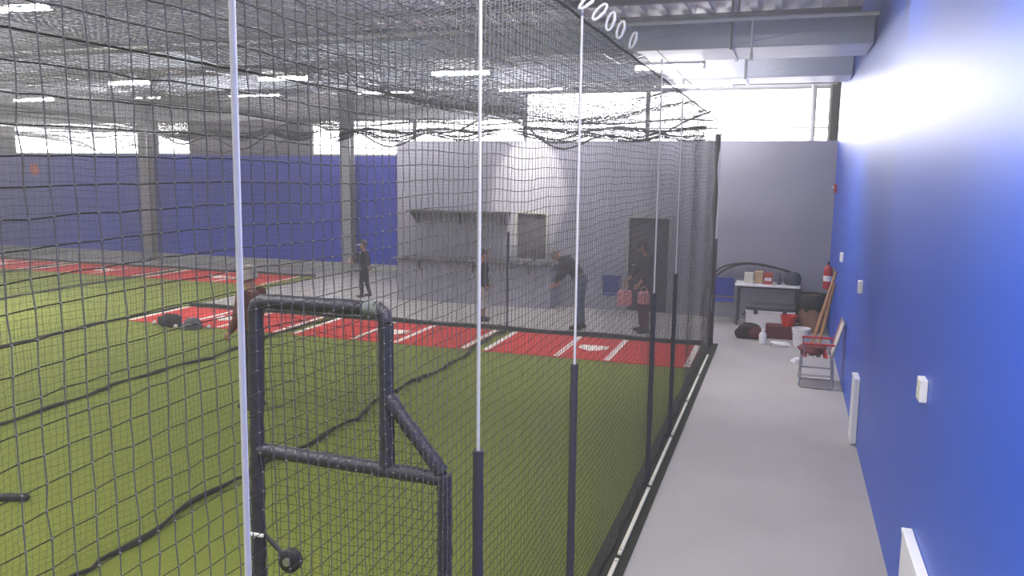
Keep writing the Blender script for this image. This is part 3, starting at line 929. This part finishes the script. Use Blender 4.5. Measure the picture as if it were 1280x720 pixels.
obj('hose', tube(B(), [(0, .02, .425), (0, .08, .42), (0, .10, .34), (0, .085, .1)], .010, 8), 'black', t, True)
obj('bracket', box(B(), (.071, -.03, .05), (.0995, .03, .36), .004), 'steel', t)
t = thing('alarm_strobe', 'small red fire alarm strobe high on the blue wall by the corner', 'alarm', (WX, 15.15, 2.48))
obj('housing', box(B(), (-.05, -.06, -.075), (-.001, .06, .075), .008), 'red_metal', t)
obj('strobe_lens', box(B(), (-.075, -.035, .0), (-.051, .035, .045), .008), 'plastic_white', t)
t = thing('alarm_bell', 'round red bell on the far blue wall under the left window', 'alarm', (-22.1, BY, 2.58))
bm = B()
tube(bm, [(0, -.001, 0), (0, -.05, 0), (0, -.10, 0), (0, -.12, 0)], [.15, .17, .12, .05], 22)
obj('gong', bm, 'red', t, True)
obj('bracket', box(B(), (-.12, -.10, .1), (.12, -.002, .2), .01), 'red_metal', t)

# ------------------------------------------------------------------ gear on the turf
t = thing('baseball_bat', 'black bat lying on the turf at the left edge of the picture', 'bat', (-5.75, 4.76, .047))
dr = Vector((-.80, -.30, 0)).normalized()
obj('barrel', tube(B(), [dr * s for s in (0, .012, .03, .25, .45)], [.018, .03, .033, .032, .022], 14), 'black', t, True)
obj('grip', tube(B(), [dr * s for s in (.45, .6, .78, .79, .81)], [.021, .016, .015, .024, .022], 14), 'black_cloth', t, True)
t = thing('gear_bag', 'small dark gear bag on the turf before the far left mat', 'bag', (-9.95, 11.18, .012))
blob('bag_body', (0, 0, .09), (.22, .11, .12), 'black_cloth', t, 31)
obj('strap', tube(B(), [(-.12, 0, .16), (-.05, -.03, .22), (.05, -.03, .22), (.12, 0, .16)], .010, 7), 'maroon', t, True)
t = thing('catcher_mask', "grey catcher's mask lying on the turf beside the dark gear bag", 'mask', (-9.45, 11.15, .012))
bm = B()
lathe(bm, [(.15, 0), (.155, .05), (.14, .12), (.09, .18), (0, .2)], 20)
obj('shell', bm, 'shirt_grey', t, True)
for k in range(3):
    obj('cage_bar', tube(B(), [(.158 * math.cos(a), .158 * math.sin(a), .03 + .035 * k) for a in [PI + PI * i / 10 for i in range(11)]], .006, 6), 'alu', t, True)
for i, (x, y, l) in enumerate(((-10.3, 11.2, 'white baseball on the turf left of the dark gear bag'), (-9.72, 11.05, 'white baseball on the turf in front of the gear bag and mask'), (-9.2, 11.24, 'white baseball on the turf right of the grey mask'))):
    bm = B()
    bmesh.ops.create_icosphere(bm, subdivisions=3, radius=.037)
    o = obj('baseball', bm, 'plastic_white', None, True, (x, y, .049))
    tag(o, l, 'ball', 'baseballs on the turf')
    pts = []
    for k in range(40):
        a = 2 * PI * k / 40
        p = Vector((math.cos(a) + .25 * math.cos(3 * a), math.sin(a) - .25 * math.sin(3 * a), .9 * math.sin(2 * a))).normalized() * .0372
        pts.append(p)
    obj('seam', tube(B(), pts, .0012, 5, closed=True), 'red', o, True)

# ------------------------------------------------------------------ people
def capsule(bm, a, b, ra, rb, n=12):
    a, b = Vector(a), Vector(b)
    d = b - a
    L = d.length
    if L < 1e-6: return
    d /= L
    pts, rs = [], []
    for k in range(5):
        t = (1 - math.cos(PI / 2 * k / 4)); 
        pts.append(a - d * ra * (1 - t)); rs.append(max(.002, ra * math.sin(math.acos(max(-1, min(1, 1 - t))))))
    for k in range(1, 5):
        pts.append(a.lerp(b, k / 5)); rs.append(ra + (rb - ra) * k / 5)
    for k in range(5):
        t = math.sin(PI / 2 * k / 4)
        pts.append(b + d * rb * t); rs.append(max(.002, rb * math.cos(PI / 2 * k / 4)))
    tube(bm, pts, rs, n)

def loft(bm, rings, n=20):
    """rings: (centre, rx, ry, axis_x, axis_y)"""
    R = []
    for c, rx, ry, ax, ay in rings:
        R.append([bm.verts.new(c + ax * rx * math.cos(2 * PI * k / n) + ay * ry * math.sin(2 * PI * k / n)) for k in range(n)])
    for a, b in zip(R, R[1:]):
        for k in range(n):
            bm.faces.new((a[k], a[(k + 1) % n], b[(k + 1) % n], b[k]))
    bm.faces.new(R[0][::-1]); bm.faces.new(R[-1])

def ellipsoid(bm, c, s, rot=None):
    r = bmesh.ops.create_uvsphere(bm, u_segments=20, v_segments=14, radius=1)
    for v in r['verts']:
        p = Vector((v.co.x * s[0], v.co.y * s[1], v.co.z * s[2]))
        if rot is not None: p = rot @ p
        v.co = p + Vector(c)

def blend(bm, name, m, parent, scale, vox=.011, smooth=4):
    bmesh.ops.recalc_face_normals(bm, faces=bm.faces[:])
    me = bpy.data.meshes.new(name)
    bm.to_mesh(me); bm.free()
    me = eval_mesh(me, [('REMESH', dict(mode='VOXEL', voxel_size=vox)), ('SMOOTH', dict(factor=.5, iterations=smooth))])
    me.name = name
    me.transform(Matrix.Scale(scale, 4))
    return finish(name, me, m, parent, True)

def person(name, label, loc, height, rotz, J, looks, adult=True):
    """figure facing -y in its own frame, 1.75 m canonical, scaled to height; J overrides joints"""
    T = dict(pel=(0, 0, .94), sp=(0, .01, 1.12), ch=(0, 0, 1.32), nk=(0, .01, 1.47), hd=(0, -.015, 1.635),
             shL=(.175, .01, 1.42), elL=(.23, .03, 1.14), wrL=(.24, -.06, .90), shR=(-.175, .01, 1.42), elR=(-.23, .03, 1.14), wrR=(-.24, -.06, .90),
             hpL=(.09, 0, .90), knL=(.11, -.02, .50), anL=(.115, .02, .09), hpR=(-.09, 0, .90), knR=(-.11, -.02, .50), anR=(-.115, .02, .09), look=(0, -1, 0))
    T.update(J)
    V = {k: Vector(v) for k, v in T.items()}
    sc = height / 1.75
    hs = 1.0 if adult else 1.22        # a child's head is larger for its body
    root = thing(name, label, 'person', loc, rotz)
    def frame(a, b):
        up = (b - a).normalized()
        ax = (V['shL'] - V['shR']).normalized()
        ax = (ax - up * ax.dot(up)).normalized()
        return ax, up.cross(ax)
    def torso(bm, g=0.0, lo=None):
        ax1, ay1 = frame(V['pel'], V['sp']); ax2, ay2 = frame(V['sp'], V['ch']); ax3, ay3 = frame(V['ch'], V['nk'])
        r = [(V['pel'].lerp(V['sp'], -.35), .10 + g, .085 + g, ax1, ay1), (V['pel'], .16 + g, .115 + g, ax1, ay1), (V['pel'].lerp(V['sp'], .5), .15 + g, .105 + g, ax1, ay1),
             (V['sp'], .14 + g, .10 + g, ax2, ay2), (V['sp'].lerp(V['ch'], .5), .155 + g, .11 + g, ax2, ay2), (V['ch'], .17 + g, .115 + g, ax2, ay2),
             (V['ch'].lerp(V['nk'], .55), .155 + g, .095 + g, ax3, ay3), (V['ch'].lerp(V['nk'], .9), .08 + g * .6, .065 + g * .6, ax3, ay3)]
        if lo is not None: r = r[lo:]
        loft(bm, r)
    look = V['look'].normalized()
    hup = (V['hd'] - V['nk']).normalized()
    hx = hup.cross(-look).normalized()
    hy = hup.cross(hx).normalized()     # back of the head
    if hy.dot(look) > 0: hy = -hy; hx = -hx
    HR = Matrix((hx, hy, hup)).transposed()
    hc = V['hd'] + hup * (.03 if not adult else 0)
    def hp(x, y, z): return hc + HR @ (Vector((x, y, z)) * hs)
    # body: one continuous surface
    bm = B()
    torso(bm)
    capsule(bm, V['nk'] - hup * .05, hc - hup * .06, .056, .052)
    ellipsoid(bm, hp(0, 0, .02), (.076 * hs, .095 * hs, .108 * hs), HR)
    ellipsoid(bm, hp(0, -.025, -.055), (.055 * hs, .062 * hs, .055 * hs), HR)
    ellipsoid(bm, hp(0, -.098, -.012), (.014 * hs, .02 * hs, .024 * hs), HR)
    ellipsoid(bm, hp(0, -.084, -.06), (.026 * hs, .012 * hs, .010 * hs), HR)
    for s in (-1, 1):
        ellipsoid(bm, hp(s * .078, .012, -.005), (.014 * hs, .024 * hs, .034 * hs), HR)
    for s in ('L', 'R'):
        capsule(bm, V['ch'].lerp(V['sh' + s], .5) + Vector((0, 0, .03)), V['sh' + s], .065, .062)
        capsule(bm, V['sh' + s], V['el' + s], .054, .042)
        capsule(bm, V['el' + s], V['wr' + s], .042, .028)
        d = (V['wr' + s] - V['el' + s]).normalized()
        side = Vector((1 if s == 'L' else -1, 0, 0))
        fw = Vector((0, -1, 0))
        fw = (fw - d * fw.dot(d))
        fw = fw.normalized() if fw.length > .05 else Vector((0, 0, 1))
        nrm = d.cross(fw).normalized()
        if nrm.dot(side) > 0: nrm = -nrm           # palm side, towards the body
        w = V['wr' + s]
        for k in range(4):
            o = (k - 1.5) * .019
            capsule(bm, w + d * .0 + fw * o * .6, w + d * .085 + fw * o, .015, .013, 8)
            ln = (.066, .076, .072, .058)[k]
            b0 = w + d * .085 + fw * o
            b1 = b0 + (d * .85 + nrm * .5).normalized() * ln * .5
            b2 = b1 + (d * .35 + nrm * .95).normalized() * ln * .5
            capsule(bm, b0, b1, .0105, .0095, 8); capsule(bm, b1, b2, .0095, .008, 8)
        th0 = w + d * .03 + fw * .026
        th1 = th0 + (d * .7 + fw * .7 + nrm * .2).normalized() * .04
        capsule(bm, th0, th1, .013, .011, 8); capsule(bm, th1, th1 + (d * .8 + nrm * .6).normalized() * .032, .011, .009, 8)
        capsule(bm, V['hp' + s], V['kn' + s], .088, .056)
        capsule(bm, V['kn' + s], V['an' + s], .056, .036)
    blend(bm, 'body', 'skin', root, sc, .0085, 3)
    for s in (-1, 1):
        bm = B(); ellipsoid(bm, hp(s * .03, -.083, .012) , (.011 * hs, .008 * hs, .008 * hs), HR)
        for v in bm.verts: v.co *= sc
        obj('eye', bm, 'eye', root, True)
    # shirt
    bm = B()
    torso(bm, .022, 1 if looks.get('long') else 2)
    if looks.get('long'):
        pe = V['pel']; ax, ay = frame(V['pel'], V['sp'])
        loft(bm, [(pe + Vector((0, 0, -.16)), .185, .14, ax, ay), (pe + Vector((0, 0, 0)), .19, .145, ax, ay), (V['sp'], .17, .13, ax, ay)])
    for s in ('L', 'R'):
        capsule(bm, V['ch'].lerp(V['sh' + s], .5) + Vector((0, 0, .025)), V['sh' + s], .082, .080)
        e = looks.get('sleeve', .7)
        capsule(bm, V['sh' + s], V['sh' + s].lerp(V['el' + s], min(e, 1)), .074, .066)
        if e > 1: capsule(bm, V['el' + s], V['el' + s].lerp(V['wr' + s], e - 1), .060, .046)
    blend(bm, 'shirt', looks['shirt'], root, sc, .012)
    # trousers
    bm = B()
    ax, ay = frame(V['pel'], V['sp'])
    up = (V['sp'] - V['pel'])
    loft(bm, [(V['pel'] - up * .45, .13, .11, ax, ay), (V['pel'], .178, .132, ax, ay), (V['pel'] + up * .45, .165, .12, ax, ay)])
    ln = looks.get('leg', .95)
    for s in ('L', 'R'):
        capsule(bm, V['hp' + s], V['kn' + s], .100, .074)
        if ln > .5:
            capsule(bm, V['kn' + s], V['kn' + s].lerp(V['an' + s], (ln - .5) * 2), .074, .058)
    blend(bm, 'trousers', looks['trousers'], root, sc, .012)
    for s in ('L', 'R'):
        bm = B()
        a = V['an' + s]
        fdir = (a - V['kn' + s]); 
        tdir = Vector(looks.get('toe', (0, -1, 0)))
        capsule(bm, a + Vector((0, 0, .02)), a + Vector((0, 0, -.03)), .05, .048)
        capsule(bm, Vector((a.x, a.y, a.z - .045)) - tdir * .03, Vector((a.x, a.y, a.z - .05)) + tdir * .15, .044, .038)
        for v in bm.verts: v.co.z = max(v.co.z, a.z - .088)
        blend(bm, 'shoe', looks.get('shoe', 'black'), root, sc, .010)
    # hair and headgear
    bm = B()
    ellipsoid(bm, hp(0, .014, .038), (.084 * hs, .098 * hs, .104 * hs), HR)
    if looks.get('hair_long'):
        ellipsoid(bm, hp(0, .06, -.07), (.075 * hs, .05 * hs, .11 * hs), HR)
    def front(v, z):      # keep the face open
        return (HR.transposed() @ (v - hc)) / hs
    dead = []
    for v in bm.verts:
        q = front(v.co, 0)
        if q.y < -.045 and q.z < .055 or q.z < -.045 and not looks.get('hair_long') and q.y < .03:
            v.co = hc + HR @ (Vector((q.x * .8, max(q.y, -.04) * .6, max(q.z, -.03) * .7)) * hs)
    for v in bm.verts: v.co *= sc
    obj('hair', bm, looks.get('hair', 'hair_dark'), root, True)
    hat = looks.get('hat')
    if hat:
        bm = B()
        big = 1.2 if hat[0] == 'helmet' else 1.07
        rings = []
        for k in range(9):
            a = PI / 2 * k / 8
            rings.append((hp(0, .008, .035 + .092 * big * math.sin(a)), .088 * big * hs * max(.03, math.cos(a)), .106 * big * hs * max(.03, math.cos(a)), hx, hy))
        if hat[0] != 'cap':
            rings.insert(0, (hp(0, .025, -.045), .088 * big * hs, .092 * big * hs, hx, hy))
        loft(bm, rings)
        for v in bm.verts: v.co *= sc
        h = obj(hat[0], bm, hat[1], root, True)
    if hat and hat[2]:
        bm = B()
        n_ = 12
        top, bot = [], []
        inner = [hp(.084 * big * math.cos(PI + PI * k / n_), .008 - .10 * big * abs(math.sin(PI * k / n_)) * 1.0, .04) for k in range(n_ + 1)]
        outer = [hp(.08 * math.cos(PI + PI * k / n_), -.02 - .165 * big * abs(math.sin(PI * k / n_)) ** .7, .022) for k in range(n_ + 1)]
        for k in range(n_ + 1):
            top.append((bm.verts.new(inner[k] * sc), bm.verts.new(outer[k] * sc), bm.verts.new((outer[k] - hup * .008) * sc), bm.verts.new((inner[k] - hup * .008) * sc)))
        for a, b in zip(top, top[1:]):
            for i in range(4):
                bm.faces.new((a[i], a[(i + 1) % 4], b[(i + 1) % 4], b[i]))
        bm.faces.new(top[0]); bm.faces.new(top[-1][::-1])
        obj('brim', bm, hat[2], h, True)
    return root, sc

# player in a pale helmet, hidden for the most part behind the screen post
person('person', 'player in a pale grey helmet and brown shirt standing behind the screen post', (-5.65, 7.62, .012), 1.62, -PI / 2,
    dict(elL=(.20, -.05, 1.15), wrL=(.17, -.20, .95), elR=(-.20, -.03, 1.15), wrR=(-.17, -.18, .94), hd=(0, -.045, 1.635), knL=(.10, -.02, .5), anL=(.10, .02, .09), knR=(-.10, .0, .5), anR=(-.10, .02, .09), look=(0, -1, -.15)),
    dict(shirt='shirt_brown', trousers='pants_dark', sleeve=1.75, hat=('helmet', 'helmet', 'helmet')))

person('person', 'child in black with a cap standing before the far blue wall', (-8.52, 15.4, 0), 1.18, -PI / 2.3,
    dict(elL=(.28, -.1, 1.2), wrL=(.2, -.32, 1.12), elR=(-.3, .08, 1.17), wrR=(-.36, .1, .9), knL=(.12, -.05, .5), anL=(.13, -.03, .09), knR=(-.12, .04, .5), anR=(-.16, .14, .09)),
    dict(shirt='shirt_black', trousers='pants_dark', sleeve=1.6, hat=('cap', 'black', 'plastic_white')), adult=False)
t = thing('baseball_glove', 'pale leather baseball glove on the hand of the child in black', 'glove', (-8.84, 15.42, .72))
bm = B()
ellipsoid(bm, (0, 0, 0), (.055, .10, .085))
for k in range(4):
    a = -.6 + .4 * k
    capsule(bm, (0, math.sin(a) * .06, .05), (-.02, math.sin(a) * .12, .05 + math.cos(a) * .09), .026, .02)
capsule(bm, (0, -.07, -.02), (-.03, -.13, .06), .026, .02)
blend(bm, 'glove_body', 'leather', t, .85, .01)

person('person', 'child in a long dark shirt and white trousers by the service counter', (-5.16, 13.75, 0), 1.27, PI * .55,
    dict(elL=(.24, .02, 1.15), wrL=(.26, -.08, .9), elR=(-.25, .02, 1.15), wrR=(-.27, -.12, .92), look=(.3, -1, 0)),
    dict(shirt='shirt_dark', trousers='pants_white', sleeve=1.8, long=True, leg=.68, hair='hair_dark', shoe='shirt_dark'), adult=False)

person('person', 'person with a grey knit cap, dark shirt and jeans bending over beside the counter', (-3.36, 13.6, 0), 1.62, -PI / 2.0,
    dict(pel=(0, .06, .93), sp=(0, -.05, 1.10), ch=(0, -.20, 1.24), nk=(0, -.32, 1.33), hd=(0, -.45, 1.40), shL=(.17, -.25, 1.32), shR=(-.17, -.25, 1.32),
         elL=(.2, -.30, 1.04), wrL=(.14, -.42, .84), elR=(-.2, -.30, 1.04), wrR=(-.14, -.42, .84), hpL=(.09, .06, .90), hpR=(-.09, .06, .90),
         knL=(.10, .02, .50), knR=(-.11, .04, .50), anL=(.10, .06, .09), anR=(-.12, .08, .09), look=(0, -.8, -.6)),
    dict(shirt='shirt_dark', trousers='jeans', sleeve=1.6, hair='hair_grey', shoe='black', hat=('knit_cap', 'hair_grey', None)))

person('person', 'adult with dark hair and long dark shirt standing by the office door with pink bags', (-2.22, 13.75, 0), 1.60, -PI / 3,
    dict(elL=(.26, -.06, 1.15), wrL=(.24, -.2, .95), elR=(-.26, -.06, 1.15), wrR=(-.26, -.24, .96), hd=(0, -.07, 1.62), look=(-.5, -.7, -.5)),
    dict(shirt='shirt_dark', trousers='maroon', sleeve=1.5, long=True, hair='hair_dark', hair_long=True, hat=('cap', 'shirt_dark', 'shirt_dark')))
def tote(x, y, z, label, s=1.0):
    t = thing('tote_bag', label, 'bag', (x, y, z), .3, 'pink bags')
    bm = B()
    box(bm, (-.12 * s, -.06, -.36 * s), (.12 * s, .06, -.10 * s), .03, 3)
    obj('bag_body', bm, 'pink', t, True)
    obj('handle', tube(B(), [(-.07 * s, 0, -.11 * s), (-.05 * s, 0, -.02), (0, 0, .012), (.05 * s, 0, -.02), (.07 * s, 0, -.11 * s)], .009, 7), 'pink', t, True)
tote(-2.50, 13.42, .86, 'pink tote bag hanging from the left-hand side of the adult by the door')
tote(-2.17, 13.38, .84, 'smaller pink bag hanging in front of the adult by the door', .8)

# ------------------------------------------------------------------ lights and view
def area(loc, sx, sy, power, col=(1, .97, .95), spread=125):  # unseen fill lights added to brighten the hall, no fixtures modelled
    l = bpy.data.lights.new('fill_light', 'AREA')
    l.shape = 'RECTANGLE'; l.size = sx; l.size_y = sy; l.energy = power; l.color = col; l.spread = math.radians(spread)
    o = bpy.data.objects.new('fill_light', l)
    COL.objects.link(o)
    o.location = loc
    return o
for x in (-.2, -4.5, -9.0):
    for y in (-1.5, 2.5):
        area((x, y, 4.4), 1.2, .25, 142, spread=180)
for x in (-14.0, -20.0):
    for y in (0, 6, 11):
        area((x, y, 4.4), 1.2, .25, 300, spread=180)
area((-.35, 6.9, 4.85), .6, .2, 62, spread=172)
area((-.35, 10.95, 4.35), .6, .2, 42)
sp = bpy.data.lights.new('wall_spot', 'SPOT')  # spot added to make the warm patch on the office wall, no fixture
sp.energy = 700; sp.color = (1, .93, .78); sp.spot_size = .62; sp.spot_blend = .45; sp.shadow_soft_size = .05
so = bpy.data.objects.new('wall_spot', sp)
COL.objects.link(so)
so.location = (-4.75, 13.9, 4.35)
so.rotation_euler = (Vector((-4.95, OY, 2.5)) - Vector(so.location)).to_track_quat('-Z', 'Y').to_euler()
w = bpy.data.worlds.new('world')
S.world = w
w.use_nodes = True
w.node_tree.nodes['Background'].inputs['Color'].default_value = (.9, .93, 1.0, 1)
w.node_tree.nodes['Background'].inputs['Strength'].default_value = 0.8
nt = w.node_tree
vs = nt.nodes.new('ShaderNodeVolumeScatter')      # thin scatter added to stand in for lens veil and bloom
vs.inputs['Density'].default_value = LENS_VEIL
vs.inputs['Anisotropy'].default_value = 0.45
vs.inputs['Color'].default_value = (.95, .95, 1, 1)
nt.links.new(vs.outputs['Volume'], nt.nodes['World Output'].inputs['Volume'])
S.view_settings.view_transform = 'Standard'
S.view_settings.look = 'None'
S.view_settings.gamma = 1
S.view_settings.use_curve_mapping = False
S.view_settings.exposure = 0.2
S.cycles.max_bounces = 6
S.cycles.use_denoising = True
